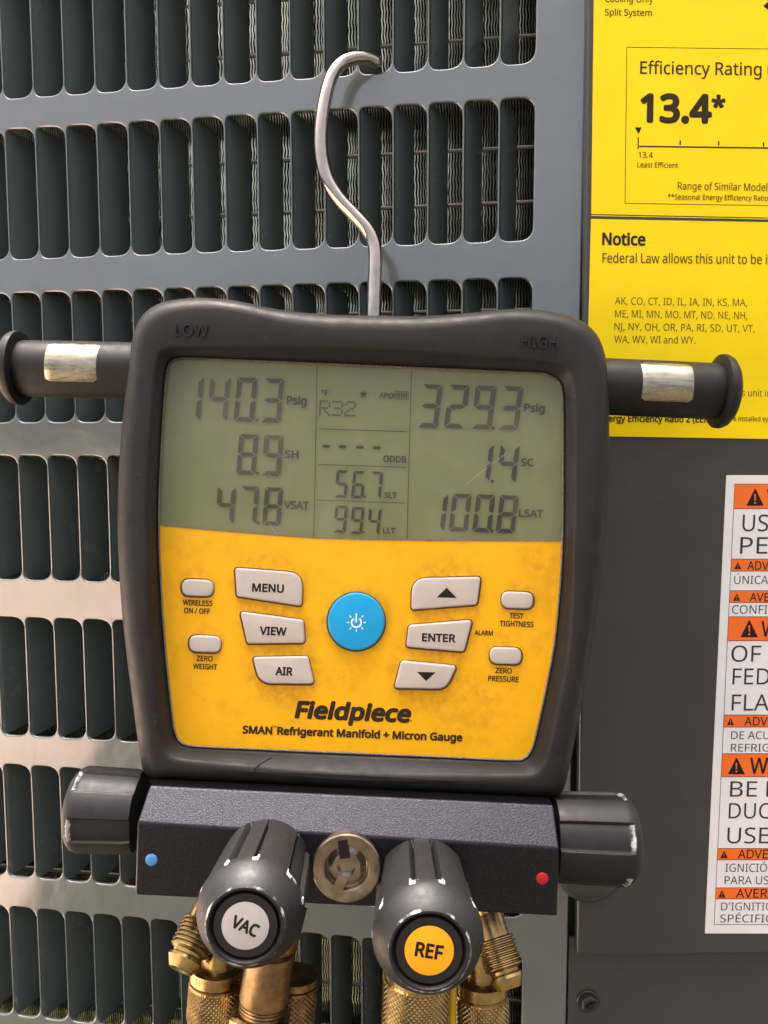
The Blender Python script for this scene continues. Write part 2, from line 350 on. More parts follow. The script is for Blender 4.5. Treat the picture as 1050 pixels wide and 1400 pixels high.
for r in range(1, 8):
    t, b = meas[r]; zb = zavg(b); zt = zavg(t) if t else zb + 4.0 * P
    ROWS.append((zt, zb))
ROWS = ROWS + [(ROWS[-1][0] - 4.98 * P, ROWS[-1][1] - 4.98 * P)]
NCOL = 20
UW = 0.062 * P                              # half-open web: the strip left between two slots
def slot_outline(u1, zt, zb):               # right edge u1
    a, b = u1 - P + UW, u1
    return roundpoly([(a, zt), (b, zt), (b, zb), (a, zb)], [0.17 * P, 0.42 * P, 0.42 * P, 0.25 * P], 5)
PR = 1.345 * P                               # right end of the louvred sheet
cu = bpy.data.curves.new('louver_panel', 'CURVE'); cu.dimensions = '2D'; cu.fill_mode = 'BOTH'; cu.extrude = 0.0003
cu.bevel_depth = 0.0006; cu.bevel_resolution = 3; cu.offset = -0.0006
def spl(pts):
    s = cu.splines.new('POLY'); s.points.add(len(pts) - 1); s.use_cyclic_u = True
    for i, p in enumerate(pts): s.points[i].co = (p[0], p[1], 0, 1)
ztop, zbot = ROWS[0][0] + 1.2 * P, ROWS[-1][1] - 1.2 * P
spl([(-NCOL * P - 2.2 * P, zbot), (PR, zbot), (PR, ztop), (-NCOL * P - 2.2 * P, ztop)])
for zt, zb in ROWS:
    for k in range(NCOL): spl([tuple(p) for p in slot_outline(-k * P, zt, zb)])
co = bpy.data.objects.new('tmp', cu); COL.objects.link(co); co.rotation_euler = (math.pi / 2, 0, 0)
dg = bpy.context.evaluated_depsgraph_get(); me = bpy.data.meshes.new_from_object(co.evaluated_get(dg)); me.transform(Matrix.Rotation(math.pi / 2, 4, 'X') @ Matrix.Translation((0, 0, -0.0009)))
bpy.data.objects.remove(co); me.name = 'louver_panel'; me.materials.clear(); me.polygons.foreach_set('use_smooth', [True] * len(me.polygons))
bm = bmesh.new(); bm.from_mesh(me)
for e in bm.edges:
    if len(e.link_faces) == 2 and e.calc_face_angle(0) > R_(50): e.smooth = False
bm.to_mesh(me); bm.free()
link('louver_panel', me, 'paint', unit)
# blades: each bent in from the left side of its slot
HB = 3.97 * P
def blade_mesh(hh):
    nu, nz = 12, 24; loops = []
    V = []; Fc = []
    for side in (0, 1):
        for i in range(nz + 1):
            for j in range(nu + 1):
                s = j / nu
                u = (0.045 * (1 - s) ** 2 + 0.17 * s * (1 - s) + 0.49 * s * s) * P; w = (0.004 * (1 - s) ** 2 + 0.16 * s * (1 - s) + 0.89 * s * s) * P
                short = 0.26 * P * (1 - math.sqrt(max(0, 1 - s ** 2.4)))      # rounded free corners
                z = -hh / 2 + short + (hh - 2 * short) * i / nz
                V.append(Vector((u + side * 0.0006, w + side * 0.0003, z)))
    n1 = (nz + 1) * (nu + 1)
    for i in range(nz):
        for j in range(nu):
            a = i * (nu + 1) + j; q = (a, a + 1, a + nu + 2, a + nu + 1); Fc.append(q[::-1]); Fc.append(tuple(x + n1 for x in q))
    for i in range(nz):
        a = i * (nu + 1) + nu; Fc.append((a, a + nu + 1, a + nu + 1 + n1, a + n1))
    for j in range(nu):
        Fc.append((j, j + 1, j + 1 + n1, j + n1)); a = nz * (nu + 1) + j; Fc.append((a + 1, a, a + n1, a + 1 + n1))
    return mesh('louver_blade', V, Fc, 40)
bme = {}
for zt, zb in ROWS:
    hh = round((zt - zb) / P, 2) * P
    if hh not in bme: bme[hh] = blade_mesh(hh)
    for k in range(NCOL):
        o = link('louver_blade', bme[hh], 'paint', None); o.location = (-(k + 1) * P, 0, (zt + zb) / 2)
        o.parent = unit; o.matrix_parent_inverse = WORLD_OF[unit.name].inverted()
# the coil behind: wavy fins, tubes, dark back
CW = 1.02 * P
V, Fc = [], []
dents = [(random.uniform(-12, 1) * P, random.uniform(zbot, ztop), random.uniform(.2, .7) * P, random.uniform(-.06, .06) * P) for _ in range(130)]
pf = 0.082 * P; dz = 0.105 * P; nz = int((ztop - zbot) / dz); nf = int((NCOL + 1.2) * P / pf)
for i in range(nf):
    x = PR - 0.1 * P - i * pf; b = len(V); ph = random.uniform(-0.5, 0.5)
    for j in range(nz + 1):
        z = ztop - j * dz; wv = math.sin(j * math.pi / 2 + ph) * 0.013 * P + math.sin(z * 210 + i * .35) * 0.006 * P + math.sin(z * 67 + i * .9) * 0.008 * P
        for dx_, dz_, dr_, da_ in dents:
            if abs(x - dx_) < 2 * dr_ and abs(z - dz_) < 2 * dr_: wv += da_ * math.exp(-((x - dx_) ** 2 + (z - dz_) ** 2) / dr_ ** 2)
        yy = 0.01 * P * math.sin(z * 330 + i * 0.05)
        V.append((x + wv - .034 * P, CW + yy - .008 * P, z)); V.append((x + wv, CW + yy, z)); V.append((x + wv * .6 + 0.020 * P, CW + 0.30 * P, z))
    for j in range(nz): a = b + 3 * j; Fc.append((a, a + 1, a + 4, a + 3)); Fc.append((a + 1, a + 2, a + 5, a + 4))
o = part('coil_fins', V, Fc, 'fin', unit, None); o['kind'] = 'stuff'
tv, tf = lathe(Vector((-(NCOL + 1) * P, 0, 0)), Vector((1, 0, 0)), [(0, 1.1), ((NCOL + 2.3) * P * 1000, 1.1)], 12)
tm = mesh('coil_tube', tv, tf, 40); tm.materials.append(M['tube'])
z = ztop - 0.9 * P
while z > zbot:
    o = link('coil_tube', tm, None, None); o.location = (0, CW + 0.05 * P, z); o.parent = unit; o.matrix_parent_inverse = WORLD_OF[unit.name].inverted(); z -= 1.55 * P
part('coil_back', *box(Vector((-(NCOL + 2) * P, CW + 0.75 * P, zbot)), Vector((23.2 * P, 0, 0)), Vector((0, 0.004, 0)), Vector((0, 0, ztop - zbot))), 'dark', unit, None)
# right-hand corner: access panel in front of the corner sheet
AD = Vector((0, 0, 1)).cross(FWD).normalized() * -1   # horizontal, parallel to the picture
if AD.x < 0: AD = -AD
AN = Vector((AD.y, -AD.x, 0)).normalized()            # towards the viewer
if AN.y > 0: AN = -AN
PA = on_plane(803, 300, O3, WY) + AN * 0.0042
def A(px, py, lift=0.0): return on_plane(px, py, PA + AN * (lift * 0.001), AN)      # lift in mm
def cpan(px, py): return on_plane(px, py, PA - AN * 0.0062, AN)
poly = [A(804.5, -90), A(1230, -90), A(1230, 1304), A(789, 1306)]
V, Fc = prism(poly, -AN * 0.0055)
ap = part('access_panel', V, Fc, 'paintshade', unit, None)
bv = ap.modifiers.new('bevel', 'BEVEL'); bv.width = 0.0011; bv.segments = 3; bv.limit_method = 'ANGLE'
for pl in ap.data.polygons: pl.use_smooth = True
ap.modifiers.new('wn', 'WEIGHTED_NORMAL')
c0 = on_plane(799, 300, O3, WY)
cx0 = PR + 0.0005
base = Vector((cx0, 0.0, 0)) + AN * 0.0006
tall = Vector((0, 0, ztop - zbot))
part('corner_panel', *box(Vector((base.x, base.y, zbot)), AD * 0.16, -AN * 0.0012, Vector((0, 0, A(795, 1290).z - zbot))), 'paintshade', unit, None)
part('seam_back', *box(Vector((PR - 0.004, 0.004, zbot)), Vector((0.012, 0, 0)), Vector((0, 0.002, 0)), tall), 'dark', unit, None)
# cabinet shell (outside the picture; keeps the sun off this side)
TOPZ = 0.40; XL = -(NCOL + 2.2) * P; XR = base.x + AD.x * 0.16
part('cabinet_top', *box(Vector((XL - .02, -.012, TOPZ)), Vector((XR - XL + .04, 0, 0)), Vector((0, 0.72, 0)), Vector((0, 0, 0.03))), 'paint', unit, None)
part('cabinet_side', *box(Vector((XL - .002, .001, GZ0 + .04)), Vector((.002, 0, 0)), Vector((0, .70, 0)), Vector((0, 0, TOPZ - GZ0 - .04))), 'paint', unit, None)
part('cabinet_side', *box(Vector((XR, .03, GZ0 + .04)), Vector((.002, 0, 0)), Vector((0, .67, 0)), Vector((0, 0, TOPZ - GZ0 - .04))), 'paint', unit, None)
part('cabinet_back', *box(Vector((XL, .70, GZ0 + .04)), Vector((XR - XL, 0, 0)), Vector((0, .002, 0)), Vector((0, 0, TOPZ - GZ0 - .04))), 'paint', unit, None)
part('upper_rail', *box(Vector((XL, .0022, ztop + .0003)), Vector((XR - XL, 0, 0)), Vector((0, .002, 0)), Vector((0, 0, TOPZ - ztop - .0006))), 'paint', unit, None)
part('lower_skirt', *box(Vector((XL, .0022, GZ0 + .04)), Vector((XR - XL, 0, 0)), Vector((0, .002, 0)), Vector((0, 0, zbot - GZ0 - .0403))), 'paint', unit, None)
part('base_pan', *box(Vector((XL - .01, -.008, GZ0)), Vector((XR - XL + .02, 0, 0)), Vector((0, .72, 0)), Vector((0, 0, .04))), 'paint', unit, None)
# pull dimple and screw
pc = A(806, 1196)
loops = []
for i in range(9):
    a = math.pi / 2 * i / 8; rr = math.cos(a) if i < 8 else 0.02; hh = math.sin(a)
    loops.append([pc + AD * (math.cos(t) * rr * .0122) + Vector((0, 0, 1)) * (math.sin(t) * rr * .0108) + AN * (hh * .0052 - .0001) for t in [2 * math.pi * j / 36 for j in range(36)]])
part('pull_dimple', *loft(loops, False, True), 'paintshade', unit, 50)
sp = on_plane(803.5, 1368, base + AN * 0.0, AN)
V1, F1 = lathe(sp, AN, [(0, 4.6), (.7, 4.6), (.95, 4.3), (.95, 3.3), (1.0, 3.3)], 36)
scr = part('screw', V1, F1, 'screw', unit, 35)
V1, F1 = lathe(sp, AN + Vector((.05, 0, .02)), [(.9, 3.5), (2.6, 3.5), (3.0, 3.0), (3.0, 2.0), (2.5, 1.7)], 6)
part('screw_head', V1, F1, 'screw', scr, 20)
sx, sy, sa = frame(AN, Vector((.8, 0, .6)))
part('screw_slot', *box(sp + AN * .0026 - sx * .003 - sy * .0004, sx * .006, sy * .0008, AN * .0005), 'ink', scr, None)

# ---------------- yellow energy label
def label_plate(name, quad, material, lift=0.25):
    V, Fc = prism([A(x, y, lift) for x, y in quad], -AN * 0.0002); return part(name, V, Fc, material, unit, None)
def Lm(x, y, e=0.0): return A(x, y, 0.30 + e)
def patch(name, pts, material, parent, mapf=None, e=0.0):
    mf = mapf or Lm; return part(name, [mf(p[0], p[1], e) for p in pts], [tuple(range(len(pts)))], material, parent, None)
def rule(p0, p1, w, material, parent, mapf=None, e=0.0, name='rule'): return patch(name, polyline_strip(p0, p1, w), material, parent, mapf, e)
yl = label_plate('energy_label', [(813, -85), (1225, -78), (1225, 301.0), (808.5, 292.5)], 'ylabel')
K = dict(mapf=Lm, parent=yl, sans=True)
lettering('Cooling Only', (827.5, 2.5), (893, 3.4), 9, material='ink', weight=.010, **K)
lettering('Split System', (827, 21), (891, 21.9), 9, material='ink', weight=.010, **K)
patch('arrow_mark', [(1043.5, 8), (1060, -6), (1060, 23)], 'ink', yl)
for a, b in (((857, 64.5), (1215, 69)), ((854.5, 278), (1215, 283.5))): rule(a, b, 0.9, 'faintink', yl)
rule((857, 64.5), (854.5, 278), 0.9, 'faintink', yl)
lettering('Efficiency Rating (SEER2)', (875.5, 100.8), (1041, 103), 17, vis='Efficiency Rating', material='inkbrown', weight=.012, **K)
lettering('13.4', (877.5, 165.5), (971, 167), 36, material='inkbrown', weight=.065, **K)
lettering('*', (973.5, 158), (990.5, 158.3), 26, material='inkbrown', weight=.05, **K)
patch('pointer', [(868, 174), (877.6, 174.2), (872.7, 183.5)], 'ink', yl)
rule((872.7, 187.5), (872.5, 204), 1.6, 'ink', yl); rule((873.8, 200.1), (1215, 204.5), 2.0, 'ink', yl, e=.01)
for x, y in ((930, 192), (982.7, 193), (1044, 194.4)): rule((x, y), (x - .1, y + 6), 2.0, 'ink', yl)
lettering('13.4', (873, 215.5), (892.5, 215.9), 8, material='inkbrown', weight=.006, **K)
lettering('Least Efficient', (871.5, 228.7), (927, 229.6), 7.2, material='inkbrown', weight=.006, **K)
lettering('Range of Similar Models', (926.7, 259), (1048.8, 261), 10, vis='Range of Similar Model', material='faintink', weight=.006, **K)
lettering('**Seasonal Energy Efficiency Ratio 2', (913, 272.5), (1050, 274.6), 7.2, vis='**Seasonal Energy Efficiency Ratio', material='inkbrown', weight=.006, **K)
nl = label_plate('notice_label', [(808.2, 299.4), (1225, 307), (1225, 603), (800.5, 596)], 'ylabel')
part('label_fold', [A(808.3, 294.2, .32), A(1225, 302.6, .32), A(1225, 303.6, .32), A(808.3, 295.2, .32)], [(0, 1, 2, 3)], 'ylabel', yl, None)
K = dict(mapf=Lm, parent=nl, sans=True)
lettering('Notice', (824, 334.5), (881.8, 335.3), 16, material='inkbrown', weight=.05, **K)
lettering('Federal Law allows this unit to be installed only in:', (823.7, 359), (1041.5, 361), 13, vis='Federal Law allows this unit to be', material='faintink', weight=.008, **K)
for s, a, b in (('AK, CO, CT, ID, IL, IA, IN, KS, MA,', (840.7, 416), (1021.5, 418.6)), ('ME, MI, MN, MO, MT, ND, NE, NH,', (840.7, 433.7), (1022, 436.3)),
                ('NJ, NY, OH, OR, PA, RI, SD, UT, VT,', (840, 451.2), (1031.7, 454)), ('WA, WV, WI and WY.', (840, 468.4), (950.7, 470))):
    lettering(s, a, b, 9.8, material='faintink', weight=0.0, **K)
lettering('is unit in', (1011.7, 541.7), (1042, 542.2), 9.5, vis='is unit', material='faintink', weight=0.0, **K)
lettering('ergy Efficiency Ratio 2 (EER2)', (832.4, 576), (978, 577.6), 8.4, material='inkbrown', weight=.045, **K)
lettering('e installed system', (1003, 575.4), (1050, 576), 6.6, vis='e installed sy', material='inkbrown', weight=.006, **K)

# ---------------- white warning label
XLW = lambda y: 993.2 - (y - 649.7) * (29.4 / 626.5)          # left edge
wlb = label_plate('warning_label', [(993.2, 649.7), (1225, 649.7), (1215, 1276.5), (963.8, 1276.2)], 'wlabel')
XB = lambda y: 1004.6 - (y - 661.8) * (28.2 / 602.2)          # inner border
rule((1004.6, 661.8), (976.4, 1264), 0.7, 'grayink', wlb, e=.02)
rule((976.4, 1264), (1212, 1264), 0.7, 'grayink', wlb, e=.03)
def band(y0, y1): 
    patch('warning_band', [(XB(y0), y0), (1212, y0), (1210, y1), (XB(y1), y1)], 'orange', wlb)
    rule((XB(y0), y0), (1212, y0), 0.8, 'grayink', wlb, e=.01); rule((XB(y1), y1), (1212, y1), 0.8, 'grayink', wlb, e=.01)
def alert(x, y, h):                          # triangle with exclamation mark
    w = h * 0.52
    patch('alert_triangle', [(x - w, y + h / 2), (x + w, y + h / 2), (x + h * .04, y - h / 2), (x - h * .02, y - h / 2)], 'ink', wlb, e=.02)
    patch('exclamation_mark', [(x - h * .045, y - h * .20), (x + h * .055, y - h * .20), (x + h * .03, y + h * .2), (x - h * .025, y + h * .2)], 'orange', wlb, e=.04)
    patch('exclamation_mark', [(x - h * .05, y + h * .28), (x + h * .05, y + h * .28), (x + h * .05, y + h * .38), (x - h * .05, y + h * .38)], 'orange', wlb, e=.04)
for y0, y1 in ((661.8, 695.4), (764.3, 780.8), (807.5, 823.8), (843.2, 876), (977.5, 994), (1030.4, 1062), (1160, 1175.6), (1213.8, 1229)): band(y0, y1)
for x, y, h in ((1032.3, 680, 23), (1008.7, 773.5, 9.5), (1007.3, 816.7, 9.5), (1024.3, 859.7, 23), (998.8, 986.7, 9.5), (1006.8, 1047.4, 22.5), (990, 1168.4, 10), (986.9, 1222.3, 10)): alert(x, y, h)
K = dict(mapf=lambda x, y, e=0: Lm(x, y, e + .03), parent=wlb, sans=True, lean=0.045)
for s, vis, a, x1, cap, wt in (('WARNING', 'W', (1048, 690), 1070, 21, .015), ('ADVERTENCIA', 'ADV', (1021.6, 779), 1050.5, 11.6, .008), ('AVERTISSEMENT', 'AV', (1025, 822), 1043.5, 11.2, .008),
                               ('WARNING', 'W', (1040.8, 870), 1063, 20.5, .015), ('ADVERTENCIA', 'ADV', (1017.7, 991.8), 1049, 11.4, .008), ('WARNING', 'W', (1025, 1057.5), 1049.5, 21.5, .015),
                               ('ADVERTENCIA', 'ADVE', (1008.7, 1173.6), 1049.5, 12, .008), ('AVERTISSEMENT', 'AVER', (1006, 1227.4), 1049, 12, .008)):
    lettering(s, a, (x1, a[1]), cap, vis=vis, material='ink', weight=wt, **K)
for s, vis, a, x1, cap, wt in (('USE', 'US', (1014.8, 726.2), 1050, 22.6, .0), ('PERM', 'PE', (1011.6, 757), 1049, 22.6, .0), ('ÚNICAMENTE', 'ÚNICA', (1003.6, 798.3), 1050, 11, .0), ('CONFIEZ', 'CONFI', (1000.7, 839), 1049, 11.5, .0),
                               ('OF', 'OF', (999.5, 904.7), 1040, 22, .0), ('FED', 'FED', (1001.2, 935.8), 1052, 22, .0), ('FLAM', 'FLA', (1000, 971.5), 1051, 22, .0),
                               ('DE ACUERDO', 'DE ACU', (999.5, 1010.5), 1052, 10.6, .0), ('REFRIG', 'REFRIC', (999, 1027.5), 1051, 10.6, .0), ('BE', 'BE', (997.8, 1089.2), 1034.5, 21, .0), ('L', 'L', (1047.5, 1089.2), 1060, 21, .0),
                               ('DUCT', 'DUC', (996, 1119), 1053, 21, .0), ('USED', 'USE', (994, 1153), 1051, 21.5, .0), ('IGNICIÓN', 'IGNICIÓ', (991.5, 1191.9), 1048.5, 11, .0),
                               ('PARA USO', 'PARA US', (990.5, 1209), 1051, 11, .0), ("D'IGNITION", "D'IGNITI", (985.7, 1244.6), 1045, 10.6, .0), ('SPÉCIFIQUE', 'SPÉCIFI', (984.4, 1261), 1045, 10.6, .0)):
    lettering(s, a, (x1, a[1]), cap, vis=vis, material='grayink', weight=wt, **K)

# ================================================================== the gauge
gauge = thing('manifold_gauge', 'digital manifold gauge with black rubber case and yellow button panel hung from a wire hook', 'gauge', G(475, 1250, -20))
NA = 260
def radial(pts, cx=495.0, cy=760.0):
    dense = catmull([Vector(p) for p in pts], True, 14); ar = sorted((math.atan2(p.y - cy, p.x - cx), math.hypot(p.x - cx, p.y - cy)) for p in dense)
    ar = [(ar[-1][0] - 2 * math.pi, ar[-1][1])] + ar + [(ar[0][0] + 2 * math.pi, ar[0][1])]
    out = []; i = 0
    for j in range(NA):
        t = -math.pi + 2 * math.pi * (j + .5) / NA
        while ar[i + 1][0] < t: i += 1
        (a0, r0), (a1, r1) = ar[i], ar[i + 1]; out.append(r0 + (r1 - r0) * (t - a0) / max(a1 - a0, 1e-9))
    return out
def polar(rs, cx=495.0, cy=760.0): return [Vector((cx + r * math.cos(-math.pi + 2 * math.pi * (j + .5) / NA), cy + r * math.sin(-math.pi + 2 * math.pi * (j + .5) / NA))) for j, r in enumerate(rs)]
OUT = radial([(176, 505), (181, 462), (193, 433), (213, 417), (240, 409.5), (280, 407), (325, 411.5), (380, 423), (440, 429.5), (510, 431.5), (580, 432), (640, 428), (700, 422.5), (745, 425), (785, 434),
              (812, 452), (826, 480), (831, 520), (833, 600), (830, 700), (820, 800), (806, 900), (791, 985), (778, 1050), (770, 1080), (750, 1090),
              (650, 1087), (480, 1080), (320, 1072), (215, 1067), (198, 1060), (191, 1030), (180, 950), (168, 850), (161.5, 755), (161, 690), (165, 600)])
FP = [(225.5, 545), (228, 515), (232, 498), (245, 491), (270, 491), (400, 496.5), (560, 503.5), (725, 510.5), (750, 513.5), (764, 524), (768.5, 545), (769, 650), (768, 740), (765, 800), (757, 880), (745, 945), (733, 1000),
      (726, 1025), (716, 1036.5), (697, 1038.5), (600, 1034), (480, 1029), (360, 1024), (280, 1020.5), (252, 1017), (241, 1004), (236, 975), (228, 900), (222, 820), (218, 717), (220.5, 630)]
FACE = radial(FP)
def dy_of(j): return math.sin(-math.pi + 2 * math.pi * (j + .5) / NA)
loops = []
sil = [G(p.x, p.y, -6) for p in polar(OUT)]
cen = G(495, 760, -6)
for k, h in ((0.90, -43), (0.94, -40), (0.965, -33), (0.985, -20), (0.997, -11)): loops.append([shift(cen + (v - cen) * k, h + 6) for v in sil])
loops.append(sil)
for ins, h in ((1.2, -4.0), (3.5, -2.3), (7.5, -1.0), (13, -.25), (20, 0.0)):
    loops.append([G(p.x, p.y, h) for p in polar([max(o - ins, f + 28) for o, f in zip(OUT, FACE)])])
wid = [(15 + 14 * max(0, dy_of(j)) + 9 * abs(math.cos(-math.pi + 2 * math.pi * (j + .5) / NA)) * 0 + 6 * max(0, -dy_of(j))) for j in range(NA)]
for k, h in ((1.25, 0.0), (1.05, -.25), (.85, -1.0), (.25, -6.4), (.10, -7.3), (0.0, -7.6), (-.05, -9.0)):
    loops.append([G(p.x, p.y, h) for p in polar([f + 1 + w * k for f, w in zip(FACE, wid)])])
body = part('case_boot', *loft(loops, True, False), 'rubber', gauge, 60)
bead = [G(p.x, p.y, -7.25) for p in polar([f + .8 for f in FACE])]
n = 8; BL = []
for j in range(NA):
    t = (bead[(j + 1) % NA] - bead[j - 1]).normalized(); x = GZ; y = t.cross(x).normalized()
    BL.append([bead[j] + (x * math.cos(2 * math.pi * i / n) + y * math.sin(2 * math.pi * i / n)) * .00032 for i in range(n)])
V, Fc = loft(BL + [BL[0]], False, False); part('dusty_bead', V, Fc, 'dust', body, 60)
# embossed words on the boot
def emboss(s, p0, p1, cap):
    V, Fc = glyphs(s, False); x0 = min(v[0] for v in V); w = max(v[0] for v in V) - x0; H = cap_of(False)
    p0, p1 = Vector(p0), Vector(p1); d = (p1 - p0).normalized(); ex = (p1 - p0) / w; ey = Vector((d.y, -d.x)) * cap / H; VV, FF = [], []
    for ox, oy in ((0, 0),):
        b = len(VV); nV = len(V)
        for h in (0.7, -0.4):
            for x, y in V: q = p0 + ex * (x - x0 + ox) + ey * (y + oy); VV.append(G(q.x, q.y, h))
        cnt = {}
        for f in Fc:
            for i in range(len(f)): e = (f[i], f[(i + 1) % len(f)]); cnt[e] = 1
        FF += [tuple(i + b for i in f) for f in Fc]
        FF += [(e[0] + b, e[0] + nV + b, e[1] + nV + b, e[1] + b) for e in cnt if (e[1], e[0]) not in cnt]
    part('embossed_lettering', VV, FF, 'moulded', body, None)
emboss('LOW', (238.9, 458.5), (283.5, 460.3), 16); emboss('HIGH', (712.7, 474), (762.6, 476.2), 16)
part('scuff', [G(x, y, h) for x, y, h in ((347, 1052, .5), (352, 1046, .4), (371, 1035, -.1), (372, 1036.5, -.1), (358, 1045, .75), (352, 1050, .8), (349, 1056, .6), (346, 1056, .5))], [tuple(range(8))], 'ink', body, None)

# ---------------- face: display and yellow plate
LP = [(200, 716), (217, 717.5), (300, 725.5), (376, 731.5), (430, 735.3), (500, 737.6), (600, 739), (768, 739.8), (800, 740)]
def LY(x):
    for (x0, y0), (x1, y1) in zip(LP, LP[1:]):
        if x <= x1: return y0 + (y1 - y0) * (x - x0) / (x1 - x0)
    return 740.0
fl = polar([f + 2 for f in FACE])
def clip(pts, sgn):
    out = []
    for i, p in enumerate(pts):
        q = pts[(i + 1) % len(pts)]; a = (p.y - LY(p.x)) * sgn; b = (q.y - LY(q.x)) * sgn
        if a >= 0: out.append(p)
        if (a > 0) != (b > 0):
            t = a / (a - b); e = p + (q - p) * t; out.append(e); mids = [Vector(m) for m in LP[2:-2]]
            if a > 0: out += mids if e.x < 400 else mids[::-1]
    return out
disp = part('display', *prism([G(p.x, p.y, -8.75) for p in clip(fl, -1)], FWD * .001), 'lcd', gauge, None)
plate = part('yellow_faceplate', *prism([G(p.x, p.y, -7.6) for p in clip(fl, 1)], FWD * .0016), 'yellow', gauge, None)
pane = part('window_pane', *sheet([G(p.x, p.y, -7.5) for p in clip(polar([f + 1 for f in FACE]), -1)]), 'pane', disp, None)
EP = [(217.5, 717.5)] + LP[2:-1]
part('window_edge', [G(x, y + d, -7.4) for d in (-.8, .8) for x, y in EP], [(i, i + 1, i + 1 + len(EP), i + len(EP)) for i in range(len(EP) - 1)], 'dust', disp, None)
def DM(x, y, e=0.0): return G(x, y, -8.26 + e)
SEG = {'0': 'abcdef', '1': 'bc', '2': 'abged', '3': 'abgcd', '4': 'fgbc', '5': 'afgcd', '6': 'afgcde', '7': 'abc', '8': 'abcdefg', '9': 'abcdfg'}
def seg_polys(tx, ty):
    g = 0.018; hy = ty / 2
    return {'a': [(.05, 0), (.95, 0), (1 - tx, ty), (tx, ty)], 'd': [(tx, 1 - ty), (1 - tx, 1 - ty), (.95, 1), (.05, 1)],
            'g': [(.10, .5), (tx + .02, .5 - hy), (1 - tx - .02, .5 - hy), (.90, .5), (1 - tx - .02, .5 + hy), (tx + .02, .5 + hy)],
            'f': [(0, g), (tx - .03, ty + g), (tx - .03, .5 - hy - g), (.06, .5 - g), (0, .5 - 2.2 * g)], 'e': [(0, .5 + 2.2 * g), (.06, .5 + g), (tx - .03, .5 + hy + g), (tx - .03, 1 - ty - g), (0, 1 - g)],
            'b': [(1, g), (1, .5 - 2.2 * g), (.94, .5 - g), (1 - tx + .03, .5 - hy - g), (1 - tx + .03, ty + g)], 'c': [(1, .5 + 2.2 * g), (1, 1 - g), (1 - tx + .03, 1 - ty - g), (1 - tx + .03, .5 + hy + g), (.94, .5 + g)]}
def digit(ch, tl, w, h, slant, m='seg'):
    sp = seg_polys(.27, .27 * w / h * .82); V, Fc = [], []
    for s in SEG[ch]:
        b = len(V)
        for x, y in sp[s]: V.append(DM(tl[0] + x * w - slant * y * h, tl[1] + y * h + x * w * .041))
        Fc.append(tuple(range(b, len(V))))
    part('digit', V, Fc, m, disp, None)
def dot(x, y, r, m='seg', name='decimal_point', mapf=DM): part(name, [mapf(x + r * math.cos(2 * math.pi * i / 16), y + r * math.sin(2 * math.pi * i / 16)) for i in range(16)], [tuple(range(16))], m, disp, None)
for i, ch in enumerate('1403'): digit(ch, (324.6 + (i - 2) * 36.6, 515.9 + (i - 2) * .9), 27.6, 60, .095, 'segpale' if i != 2 else 'seg')
dot(351.4, 574.2, 2.3)
digit('8', (327.4, 593.2), 26, 55.2, .085); digit('9', (361.6, 594.4), 26, 55.2, .085, 'segpale'); dot(352, 646.8, 2.2)
digit('4', (298, 665), 24.8, 50, .085, 'segpale'); digit('7', (329.3, 664.4), 25, 52, .085, 'segpale'); digit('8', (362.7, 665.9), 24.6, 52, .085); dot(352.8, 714.8, 2.2)
for i, ch in enumerate('3293'): digit(ch, (577.4 + i * 36.7, 525 + i * .9), 28.2, 59, .125, 'segpale' if i in (2, 3) else 'seg')
dot(674.4, 585.3, 2.3)
digit('1', (649.7, 606.5), 26, 51, .13); digit('4', (685, 607.6), 26, 51.6, .13); dot(673.4, 658, 2.2)
for ch, x, y in (('1', 587.8, 674), ('0', 619.5, 674.7), ('0', 651.8, 675.6), ('8', 684, 676.8)): digit(ch, (x, y), 25.6, 51.4, .125)
dot(672.6, 725.6, 2.5)
for ch, x, y in (('5', 460.5, 642.5), ('6', 483.4, 643.6), ('7', 507.2, 644.4)): digit(ch, (x, y), 16.8, 37.4, .10)
dot(498.9, 678.9, 1.6)
for ch, x, y in (('9', 459, 691), ('9', 481.7, 692.8), ('4', 505, 694)): digit(ch, (x, y), 16.8, 37, .10)
dot(497, 727.6, 1.6)
K = dict(mapf=DM, parent=disp, material='seg', weight=.045)
for s, a, b, c in (('Psig', (392.3, 552.4), (418.5, 553.5), 11), ('SH', (389.8, 625.8), (407.2, 626.5), 10), ('VSAT', (388.7, 695.2), (421.8, 696.5), 10.2), ('°F', (439, 540.8), (448.3, 541.2), 7.5),
                   ('APO', (518.7, 544), (537, 544.7), 6.8), ('ODDB', (524.2, 631.3), (555, 632.4), 8.3), ('SLT', (525.6, 680.6), (542, 681.2), 7.6), ('LLT', (523.9, 729), (540, 729.6), 7.6),
                   ('Psig', (716.9, 562.3), (744.3, 563.4), 10.4), ('SC', (712.5, 636.7), (729.3, 637.3), 9.8), ('LSAT', (709.7, 706.3), (742.3, 707.5), 9.8)): lettering(s, a, b, c, **K)
for a, b in (((433.6, 501), (429, 734)), ((562.5, 507), (556.5, 737)), ((436, 586.3), (556.5, 590.2)), ((434.7, 635), (555.4, 639)), ((433.7, 683.7), (553.7, 687.8))): rule(a, b, 0.9, 'seg', disp, DM, e=-.01, name='divider_line')
DOTF = {'R': ['11110', '10001', '10001', '11110', '10100', '10010', '10001'], '3': ['11110', '00001', '00001', '01110', '00001', '00001', '11110'], '2': ['01110', '10001', '00001', '00110', '01000', '10000', '11111']}
